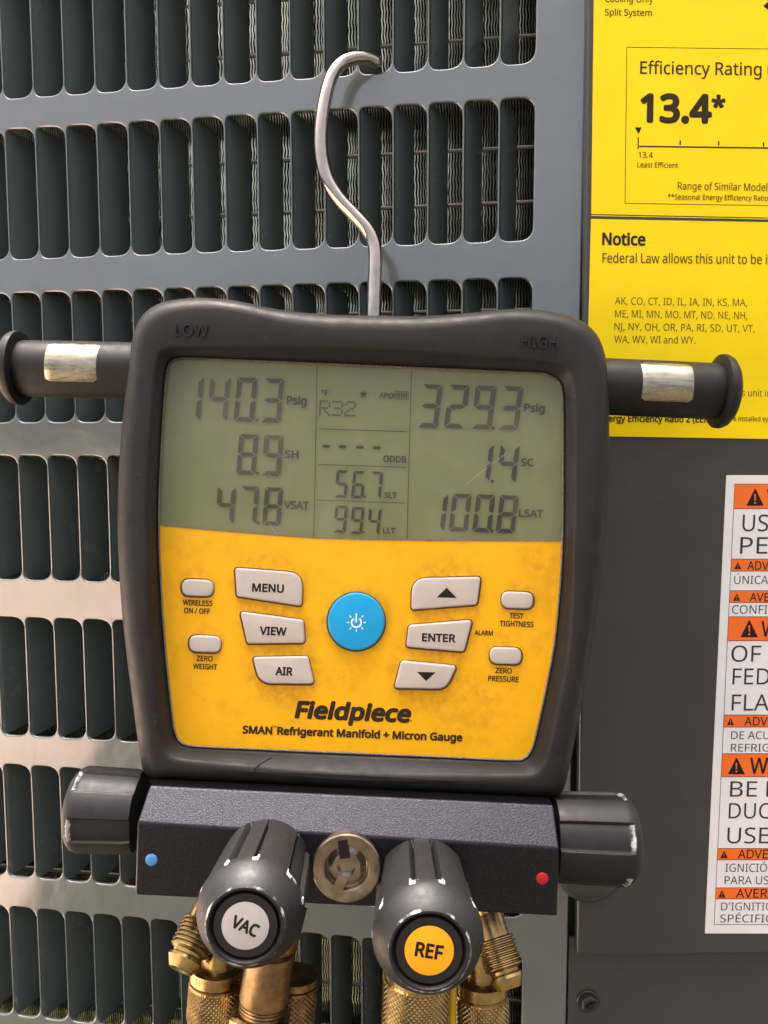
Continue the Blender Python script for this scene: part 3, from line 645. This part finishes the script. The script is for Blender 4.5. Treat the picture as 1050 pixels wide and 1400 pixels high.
for ci, ch in enumerate('R32'):
    V, Fc = [], []
    for r, line in enumerate(DOTF[ch]):
        for c, q in enumerate(line):
            if q == '1':
                x, y = 437 + ci * 17.6 + c * 3.15 - r * .18, 547 + r * 3.1 + ci * .6 + c * .1; b = len(V)
                V += [DM(x, y), DM(x + 2.5, y + .1), DM(x + 2.4, y + 2.5), DM(x - .1, y + 2.4)]; Fc.append((b, b + 1, b + 2, b + 3))
    part('dot_matrix_letter', V, Fc, 'seg', disp, None)
patch('star_symbol', [(496.8 + (6.3 if i % 2 == 0 else 2.5) * math.sin(i * math.pi / 5 + .04), 539 - (6.3 if i % 2 == 0 else 2.5) * math.cos(i * math.pi / 5 + .04)) for i in range(10)], 'seg', disp, DM)
V, Fc = [], []
def q4(x0, y0, x1, y1):
    b = len(V); V.extend([DM(x0, y0), DM(x1, y0 + .04 * (x1 - x0)), DM(x1, y1 + .04 * (x1 - x0)), DM(x0, y1)]); Fc.append((b, b + 1, b + 2, b + 3))
q4(540, 534.6, 558, 535.4); q4(540, 544.6, 558, 545.4); q4(539.6, 534.6, 540.4, 545.4); q4(557.4, 535.2, 558.2, 546.2); q4(537.6, 537.5, 539.2, 542.5)
for i in range(5): q4(542 + i * 3.1, 536.8 + .1 * i, 543.9 + i * 3.1, 543 + .1 * i)
part('battery_symbol', V, Fc, 'seg', disp, None)
for x, y in ((445.7, 610), (468.3, 610.6), (492, 611.3), (515, 612)): patch('dash_segment', [(x - 6, y), (x - 3.5, y - 2.1), (x + 3.5, y - 1.9), (x + 6, y + .3), (x + 3.5, y + 2.3), (x - 3.5, y + 2.1)], 'seg', disp, DM)
SM = lambda x, y, e=0: G(x, y, -7.46 + e)
for pts in ([(636, 664), (652, 650), (676, 632), (693, 619)], [(368, 715), (376, 728), (381, 737)]):
    for a, b in zip(pts, pts[1:]): rule(a, b, 0.22, 'scratch', pane, SM, name='scratch')

# ---------------- buttons
PM = lambda x, y, e=0.0: G(x, y, -7.54 + e)
def button(outline, material, top=-6.1, name='button'):
    out = roundpoly(*outline) if isinstance(outline, tuple) else outline
    b = part(name, *pad(out, -7.8, top, 2.6, .55, 4), material, gauge, 40)
    gpts = inset(out, -1.9); part('button_gap', [G(p.x, p.y, -7.56) for p in gpts], [tuple(range(len(gpts)))], 'gap', b, None); return b
BM = lambda x, y, e=0.0: G(x, y, -6.06 + e)
bt = button(([(321, 776.5), (414, 783.5), (412.3, 829), (323.5, 815.5)], [4, 24, 4, 4]), 'button'); K = dict(mapf=BM, material='ink', weight=.055)
lettering('MENU', (345, 808.4), (387.4, 810.1), 10.6, parent=bt, **K)
bt = button(([(328, 836.3), (414.4, 848), (416.8, 879.5), (338, 880.3)], [4, 5, 5, 4]), 'button'); lettering('VIEW', (355.4, 867.4), (390.9, 868.9), 10.6, parent=bt, **K)
bt = button(([(345.5, 898.8), (420.5, 897.6), (429.6, 935.6), (354.5, 935)], [4, 5, 5, 26]), 'button'); lettering('AIR', (376.9, 922.6), (399.4, 923.5), 10.6, parent=bt, **K)
bt = button(([(563.5, 791), (657.6, 788.8), (652.3, 827), (562.6, 834)], [26, 5, 5, 4]), 'button'); patch('up_arrow', [(597, 816.8), (624.5, 817.5), (610.7, 803.4)], 'ink', bt, BM)
bt = button(([(559, 855), (646.2, 847.8), (634.5, 891.5), (555.3, 884.8)], [5, 5, 5, 5]), 'button'); lettering('ENTER', (577.3, 876.4), (622, 878), 10.3, parent=bt, **K)
bt = button(([(548.8, 903.5), (625, 910.8), (610, 942.5), (538.8, 941.3)], [5, 5, 20, 5]), 'button'); patch('down_arrow', [(570.2, 918.5), (595.6, 919.2), (582.5, 931.3)], 'ink', bt, BM)
def oval(cx, cy): return button(([(cx - 21.7, cy - 12.1), (cx + 21.7, cy - 10.5), (cx + 21.7, cy + 12.3), (cx - 21.7, cy + 10.7)], [11] * 4), 'button', -6.5, 'oval_button')
for cx, cy in ((269.7, 803.8), (280, 880.6), (707.6, 820.6), (691.6, 896.8)): oval(cx, cy)
circ = [Vector((487 + 39 * math.cos(2 * math.pi * i / 64), 850 + 39.3 * math.sin(2 * math.pi * i / 64))) for i in range(64)]
pb = button(circ, 'blue', -5.9, 'power_button'); PBM = lambda x, y, e=0: G(x, y, -5.85 + e)
V, Fc = [], []
def arc(cx, cy, r0, r1, a0, a1, k=20):
    b = len(V)
    for i in range(k + 1):
        a = R_(a0 + (a1 - a0) * i / k)
        for r in (r0, r1): V.append(PBM(cx + r * math.sin(a), cy - r * math.cos(a)))
    for i in range(k): q = b + 2 * i; Fc.append((q, q + 1, q + 3, q + 2))
arc(487.2, 851, 5.6, 7.6, 38, 322)
def bar(x0, y0, x1, y1, w):
    b = len(V); V.extend(PBM(p.x, p.y) for p in polyline_strip((x0, y0), (x1, y1), w)); Fc.append((b, b + 1, b + 2, b + 3))
bar(487.2, 838.3, 487, 851, 1.9)
for a in (45, 90, 135, 180, 225, 270, 315): s, c = math.sin(R_(a)), math.cos(R_(a)); bar(487.2 + 9.6 * s, 851 - 9.6 * c, 487.2 + 13.2 * s, 851 - 13.2 * c, 1.3)
part('power_symbol', V, Fc, 'white', pb, None)
K = dict(mapf=PM, parent=plate, material='inkbrown', weight=.04)
for s, a, b, c in (('WIRELESS', (250, 827), (290, 828.6), 7), ('ON / OFF', (251.7, 838), (286.9, 839.4), 7), ('ZERO', (268.9, 903.4), (290.3, 904.3), 7), ('WEIGHT', (264, 914.2), (296.6, 915.5), 7), ('TEST', (696.4, 845), (715.4, 845.8), 7),
                   ('TIGHTNESS', (683.3, 855.8), (729.1, 857.6), 7.2), ('ALARM', (649, 868), (673.5, 869), 6.4), ('ZERO', (677.3, 920), (699.5, 920.9), 7), ('PRESSURE', (667.5, 931), (708.7, 932.6), 7.2)): lettering(s, a, b, c, **K)
K = dict(mapf=PM, parent=plate, material='inkbrown')
lettering('Fieldpiece', (404.3, 980.6), (558.5, 986.6), 21, weight=.085, shear=.16, sans=True, **K)
dot(561.5, 985.4, 1.1, 'inkbrown', 'registered_mark', PM)
lettering('SMAN', (332, 1002.2), (371.5, 1003.8), 9.6, weight=.075, **K)
lettering('™', (371.5, 997), (378, 997.3), 5, weight=.0, **K)
lettering('Refrigerant Manifold + Micron Gauge', (379.5, 1004), (631.5, 1013.3), 9.8, weight=.075, **K)

# ---------------- the two side posts with metal inserts
def post(root_px, end_px, R_mm, ins_px, sgn):
    a, b = G(*root_px, -20), G(*end_px, -20); ax = (b - a); Lm_ = ax.length * 1000; ax.normalize()
    prof = [(-6, R_mm), (Lm_ * .5, R_mm), (Lm_ - 1.2, R_mm * .985), (Lm_ - .2, R_mm * .96), (Lm_ + .3, R_mm * .94)]
    p = part('cable_post', *lathe(a, ax, prof, 56), 'rubber', gauge, 40)
    fl_ = [(0, R_mm * .9), (0, R_mm * 1.24), (.3, R_mm * 1.30), (1.6, R_mm * 1.31), (3.0, R_mm * 1.24), (4.2, R_mm * 1.08), (5.0, R_mm * .75), (5.3, R_mm * .3)]
    part('end_flange', *lathe(b, ax, fl_, 56), 'rubber', p, 30)
    c0, c1 = G(ins_px[0], root_px[1], -20 + R_mm), G(ins_px[1], root_px[1], -20 + R_mm)
    s0, s1 = sorted(((c0 - a).dot(ax), (c1 - a).dot(ax))); x, y, z = frame(ax, GZ)
    if y.dot(GY) < 0: y = -y
    for nm, mt, rr, g, ang0, ang1 in (('metal_insert', 'insert', R_mm + .28, 0.0, -34, 53), ('insert_rim', 'ink', R_mm + .03, .9, -41, 60)):
        A_ = [(u, v) for u, v in [(p_.x, p_.y) for p_ in roundpoly([(s0 - g * .001, R_(ang0)), (s1 + g * .001, R_(ang0)), (s1 + g * .001, R_(ang1)), (s0 - g * .001, R_(ang1))], 0)]]
        nu, nv = 14, 16; V, Fc = [], []
        for i in range(nu + 1):
            for j in range(nv + 1):
                u, t = i / nu, j / nv; cu_, ct = abs(2 * u - 1), abs(2 * t - 1)
                k = 1 - .10 * max(0, ct - .75) / .25 * (cu_ > .99) * 0
                s = s0 - g * .001 + (s1 - s0 + 2 * g * .001) * u; an = R_(ang0 + (ang1 - ang0) * t)
                edge = 0.25 * max(0, (max(cu_, ct) - .86) / .14) ** 2
                r = (rr - edge) * .001; V.append(a + ax * s + (x * math.cos(an) + y * math.sin(an)) * r)
        for i in range(nu):
            for j in range(nv):
                if (i in (0, nu - 1)) and (j in (0, nv - 1)):
                    q = [i * (nv + 1) + j, (i + 1) * (nv + 1) + j, (i + 1) * (nv + 1) + j + 1, i * (nv + 1) + j + 1]
                    drop = {(0, 0): 0, (nu - 1, 0): 1, (nu - 1, nv - 1): 2, (0, nv - 1): 3}[(i, j)]; q.pop(drop); Fc.append(tuple(q)); continue
                Fc.append((i * (nv + 1) + j, (i + 1) * (nv + 1) + j, (i + 1) * (nv + 1) + j + 1, i * (nv + 1) + j + 1))
        part(nm, V, Fc, mt, p, 60)
RP = 38.5 * (D + .020) / F * 1000
post((178, 507), (30, 503.5), RP, (60, 131), -1)
post((822, 528.5), (980, 535), RP, (879, 949), 1)

# ---------------- wire hook
wp = [(511, 446, 276), (511.2, 420, 276.5), (512, 390, 277.5), (513, 358, 278.5), (511.5, 335, 279.5), (503, 315, 280), (487, 296.5, 280.5), (465, 273, 281), (448.5, 247, 281.5), (440.5, 218, 282), (438.5, 188, 282.5), (441, 155, 283.5), (447.5, 122, 285),
      (455, 101, 286.5), (466, 87.5, 288.5), (480, 80.5, 290), (495, 79, 292), (508, 82, 294.5), (519.5, 89, 297)]
wpts = catmull([at_depth(x, y, d * .001) for x, y, d in wp], False, 6)
part('wire_hook', *tube(wpts, [.0024] * (len(wpts) - 3) + [.0021, .0018, .0013], 18), 'steel', gauge, 50)

# ---------------- valve block
FH, TH_ = 13.0, 5.0
sec = []
def row(px_list): return px_list
fl0, fl1 = G(187, 1124.5, FH), G(184.5, 1224, FH); fr0, fr1 = G(765, 1160, FH), G(762, 1253, FH)
tl0, tr0 = G(204.5, 1074, TH_), G(757, 1100.5, TH_)
bkL, bkR = tl0 + FWD * .037, tr0 + FWD * .037
b1L, b1R = fl1 + FWD * .045, fr1 + FWD * .045
left = [fl0, tl0, bkL, b1L, fl1]; right = [fr0, tr0, bkR, b1R, fr1]
V = left + right; Fc = [tuple(range(5)), tuple(range(9, 4, -1))] + [(i, i + 5, (i + 1) % 5 + 5, (i + 1) % 5) for i in range(5)]
blk = part('valve_block', V, Fc, 'block', gauge, 180)
for pl in blk.data.polygons: pl.use_smooth = True
bv = blk.modifiers.new('bevel', 'BEVEL'); bv.width = 0.0007; bv.segments = 3; blk.modifiers.new('wn', 'WEIGHTED_NORMAL')
def paint_dot(x, y, material):
    part('paint_dot', *lathe(G(x, y, FH), GZ, [(-.2, 1.75), (.15, 1.72), (.3, 1.3), (.34, .5)], 20), material, blk, 50)
paint_dot(207, 1175.5, 'bluedot'); paint_dot(741.5, 1201, 'reddot')
# sight glass with slotted retaining ring
sc0 = G(474, 1183, FH)
sg = part('sight_glass', *lathe(sc0, GZ, [(-.3, 9.8), (1.9, 9.8), (2.2, 9.4), (2.25, 6.9), (2.0, 6.3), (1.6, 6.1), (.3, 5.9), (.2, 5.7)], 48, None, False, False), 'bronze', gauge, 30)
part('glass_lens', *lathe(sc0, GZ, [(.12, 6.6), (.3, 5.2), (.75, 4.2), (.85, 3.0), (.5, 2.4), (.45, .2)], 36), 'sight', sg, 60)
for a in (100, 250):
    d = GX * math.cos(R_(a)) + GY * math.sin(R_(a)); e = GX * -math.sin(R_(a)) + GY * math.cos(R_(a))
    part('ring_slot', *box(sc0 + d * .0030 - e * .0014 + GZ * .0006, d * .0052, e * .0028, GZ * .0018), 'ink' if a == 100 else 'bronze', sg, None)

# ---------------- knobs
def knob(base, axis, up, Rk, Lk_, phase, cap=None, text=None, tdir=None, textsize=0, side=False):
    x = (up - axis * up.dot(axis)).normalized(); y = axis.cross(x); n = 280
    prof = [(0, .88, 0, 0), (.04, .93, 1, 0), (.30, .955, 1, 0), (.60, .98, 1, 0), (.715, .99, 1, .12), (.728, .995, .95, .72), (.755, 1.0, .3, .78), (.772, 1.005, .05, .84), (.79, 1.01, 0, .84), (.822, 1.0, 0, .74), (.84, .985, 0, .1), (.87, .955, 0, 0), (.92, .885, 0, 0), (.955, .815, 0, 0),
            (.978, .765, 0, .18), (.99, .735, 0, .61), (1.0, .705, 0, .61), (1.0, .665, 0, .2), (.985, .64, 0, 0), (.955, .625, 0, 0), (.95, .60, 0, 0), (.985, .575, 0, 0), (.985, .02, 0, 0)]
    dep, hw = .20, .235
    if side:
        dep, hw = .075, .33
        prof = [(0, .94, 1, 0), (.1, .97, 1, 0), (.45, .985, 1, .22), (.78, 1.0, 1, .2), (.82, 1.0, .9, .62), (.86, .985, .1, .72), (.90, .955, 0, .45), (.94, .89, 0, .1), (.975, .80, 0, .25), (.995, .70, 0, .2), (1.0, .60, 0, 0), (1.0, .02, 0, 0)]
    loops, wear = [], []
    for s, r, ch, we in prof:
        L = []
        for j in range(n):
            t = 2 * math.pi * j / n; dmin = min(abs((t - phase - i * 2 * math.pi / 5 + math.pi) % (2 * math.pi) - math.pi) for i in range(5))
            c = min(1, max(0, (hw - dmin) / .045)); c = c * c * (3 - 2 * c)
            lipc = c
            if not side:                    # a flat rib between two cut grooves
                gv = max(0, 1 - abs(dmin - .235) / .055); c = max(min(1, gv * 1.6), .42 * c); lipc = max(min(1, max(0, 1 - abs(dmin - .27) / .13) * 1.5), .72 * lipc)
            rr = Rk * (r - dep * ch * c); L.append(base + axis * (s * Lk_ * .001) + (x * math.cos(t) + y * math.sin(t)) * (rr * .001))
            lip = lipc if (.7 < s < .85 or side)  else (1 if s > .9 else 0)
            wear.append(we * (max(lip, .5 * (.1 < c < .9)) if side else lip if s < .9 else 1))
        loops.append(L)
    V, Fc = loft(loops, True, True); me = mesh('valve_knob', V, Fc, 32)
    at = me.attributes.new('wear', 'FLOAT', 'POINT'); at.data.foreach_set('value', wear)
    k = link('valve_knob', me, 'knob', gauge)
    if cap:
        tip = base + axis * (.985 * Lk_ * .001)
        st = part('knob_sticker', *lathe(tip, axis, [(.02, Rk * .43), (.22, Rk * .43), (.25, Rk * .42)], 44), cap, k, 30)
        V2, F2 = glyphs(text, False); w = max(v[0] for v in V2) - min(v[0] for v in V2); mx = (max(v[0] for v in V2) + min(v[0] for v in V2)) / 2; H = cap_of(False)
        ex = tdir.normalized(); ey = axis.cross(ex); sc_ = textsize / w * .001; VV, FF = [], []
        for i, (ox, oy) in enumerate([(0, 0)] + [(.035 * math.cos(q * math.pi / 3), .035 * math.sin(q * math.pi / 3)) for q in range(6)]):
            b = len(VV); VV += [tip + axis * (.0003 + .000004 * i) + ex * ((vx - mx + ox) * sc_) + ey * ((vy - H / 2 + oy) * sc_ * 1.12) for vx, vy in V2]; FF += [tuple(q + b for q in f) for f in F2]
        part('lettering', VV, FF, 'ink', st, None)
    return k
def tip_to_base(px, py, htip): return shift(G(px, py, htip), FH - htip)
def txt_dir(deg): return RIGHT * math.cos(R_(deg)) + DOWN * math.sin(R_(deg))
knob(tip_to_base(335, 1267, 50), GZ, GY, 13.3, 37, R_(12), 'capgrey', 'VAC', txt_dir(24), 6.5)
knob(tip_to_base(587, 1301, 50), GZ, GY, 13.8, 37, R_(3), 'capyellow', 'REF', txt_dir(9), 6.4)
kl = G(192, 1109, -4); kr = G(755, 1143, -4)
knob(kl, -GX, GZ, 12.7, 20.8, R_(62), side=True); knob(kr, GX, GZ, 13.6, 25, R_(50), side=True)
# ---------------- flare ports
def thread(s0, s1, r, n, d): 
    out = []
    for i in range(n): a = s0 + (s1 - s0) * i / n; st = (s1 - s0) / n; out += [(a + st * .05, r - d), (a + st * .35, r), (a + st * .6, r), (a + st * .9, r - d)]
    return out
def flare(p0, p1, r):
    ax = p1 - p0; L = ax.length * 1000; prof = [(-9, r * .8), (0, r * .8)] + thread(0, L * .62, r, 7, .75) + [(L * .64, r * .78), (L * .70, r * .74), (L * .74, r * .86), (L * .80, r * .88), (L * 1.0, r * .60), (L * 1.0, r * .36), (L * .85, r * .30)]
    f = part('flare_port', *lathe(p0, ax, prof, 40, None, True, False), 'brass', gauge, 28)
    part('port_hole', *lathe(p0 + ax.normalized() * (L * .86 * .001), ax, [(0, r * .33), (.1, r * .33)], 20), 'ink', f, 30)
flare(G(277, 1262, -6), G(246.5, 1327, 3), 6.3)
flare(G(676, 1283, -6), G(697.5, 1352, 1), 5.9)
def stub(px, py0, py1, h, r, m='brassdull'): 
    a, b = G(px, py0, h), G(px, py1, h); part('port_stub', *lathe(a, b - a, [(0, r), ((b - a).length * 1000, r)], 32), m, gauge, 40)
def stub2(a, b, r, m='brassdull'): part('port_stub', *lathe(a, b - a, [(0, r), ((b - a).length * 1000, r)], 32), m, gauge, 40)
stub2(G(300, 1225, -9), G(274, 1266, -7), 4.6); stub2(G(662, 1240, -10), G(678, 1290, -6.5), 4.4, 'brass')
stub2(G(304, 1235, -9), G(298, 1335, -6), 5.2, 'brass'); stub2(G(392, 1235, -3), G(367, 1330, 3), 6.5); stub2(G(655, 1240, -12), G(659, 1345, -10), 5.0, 'brass'); stub2(G(574, 1240, -4), G(574, 1345, 0), 5.2)

# ================================================================== hose couplings screwed on below
def knurled(base, axis, prof_top, r, L, name, label, n=36, m='brass', word=None):
    """collar ring, knurled sleeve and tail, from base along axis (downwards)"""
    ax = axis.normalized(); x, y, a = frame(ax, GZ); t = thing(name, label, 'hose coupling', base, 'brass hose couplings')
    col = part('collar', *lathe(base, ax, prof_top, 48), m, t, 35)
    s0 = prof_top[-1][0]; nu, rows = n * 4, max(8, int(L / (2 * math.pi * r / n) * 4)); loops = []
    for i in range(rows + 1):
        s = L * i / rows; Lp = []; fade = min(1, i / 3, (rows - i) / 3)
        taper = 1 - .03 * max(0, i / rows - .85) / .15
        for j in range(nu):
            u = j / 4.0; v = i / 4.0; f1 = abs(((u + v) % 1) - .5) * 2; f2 = abs(((u - v) % 1) - .5) * 2
            hgt = min(1 - f1, 1 - f2) * 2; hgt = min(hgt, .8)
            rr = (r * taper + (hgt - .5) * .62 * fade) * .001; th = 2 * math.pi * j / nu
            Lp.append(base + a * ((s0 + s) * .001) + (x * math.cos(th) + y * math.sin(th)) * rr)
        loops.append(Lp)
    part('knurled_sleeve', *loft(loops, True, True), m, t, 25)
    e = s0 + L
    part('tail', *lathe(base, ax, [(e, r * .97), (e + .8, r * .86), (e + 1.0, r * .72), (e + 6, r * .72), (e + 6.5, r * .8), (e + 14, r * .8)], 40), m, t, 35)
    part('hose_end', *lathe(base, ax, [(e + 13.5, r * .86), (e + 45, r * .86)], 32), 'hose', t, 40)
    if word:
        V2, F2 = glyphs(word, True); x0 = min(v[0] for v in V2); w = max(v[0] for v in V2) - x0; H = cap_of(True); VV = []
        rc = prof_top[1][1] + .05
        for vx, vy in V2:
            an = R_(38) * (1 - 2 * (vx - x0) / w) ; s = (s0 * .5 - (.5 - vy / H) * -2.6)
            VV.append(base + a * (s * .001) + (x * math.cos(an) + y * math.sin(an) * (1 if y.dot(GX) < 0 else -1) * -1) * (rc * .001))
        part('stamped_lettering', VV, F2, 'brassdull', col, None)
    return t
dn = lambda p, q, h0, h1: (G(*q, h1) - G(*p, h0))
knurled(G(297, 1319, -6), dn((297, 1319), (288, 1440), -6, -6), [(0, 7.0), (.4, 8.0), (3.9, 8.1), (4.6, 7.6), (4.8, 7.6)], 8.1, 12, 'knurled_coupling', 'knurled brass hose coupling stamped YELLOW under the grey VAC knob', 34, word='YELLOW')
knurled(G(404, 1330, -12), dn((404, 1330), (394, 1440), -12, -12), [(0, 6.0), (.4, 7.0), (2.4, 7.2), (3.0, 6.8)], 7.2, 16, 'knurled_coupling', 'dark knurled brass coupling half hidden behind the smooth vacuum fitting', 30, 'brassdull')
knurled(G(571, 1322, 1), dn((571, 1322), (563, 1440), 1, 1), [(0, 6.5), (.6, 8.5), (2.0, 9.6), (2.6, 9.7)], 9.8, 22, 'knurled_coupling', 'widest knurled brass hose coupling directly below the yellow REF knob', 40)
knurled(G(659, 1336, -10), dn((659, 1336), (660, 1440), -10, -10), [(0, 7.2), (.4, 8.0), (3.8, 8.1), (4.3, 7.7), (4.6, 7.7)], 8.1, 20, 'knurled_coupling', 'knurled brass hose coupling at lower right below the angled flare port', 34)
# smooth vacuum fitting
vb = G(370, 1300, 4); va = dn((370, 1300), (352, 1420), 4, 4)
vt = thing('vacuum_fitting', 'smooth dull brass hose fitting with threaded neck and hexagon nut under VAC knob', 'hose fitting', vb)
part('barrel', *lathe(vb, va, [(0, 7.0), (14.0, 7.3), (14.8, 7.0)] + thread(14.8, 18.0, 7.0, 3, .5) + [(18.4, 6.6)], 44), 'brassdull', vt, 30)
part('hexagon_nut', *lathe(vb, va, [(18.2, 8.6), (18.8, 9.9), (27, 9.9), (28, 9.0)], 6), 'brass', vt, 25)
# yellow hose standing behind the couplings
hb = [G(618, 1290, -9), G(619, 1340, -7), G(618, 1380, -6), G(616, 1480, -6)]
hv, hf = tube(catmull(hb, False, 8), .0013, 16)
ho = part('yellow_hose', hv, hf, 'hose', None, 50); ho['label'] = 'thin yellow hose between the two knurled couplings below the REF knob'; ho['category'] = 'hose'
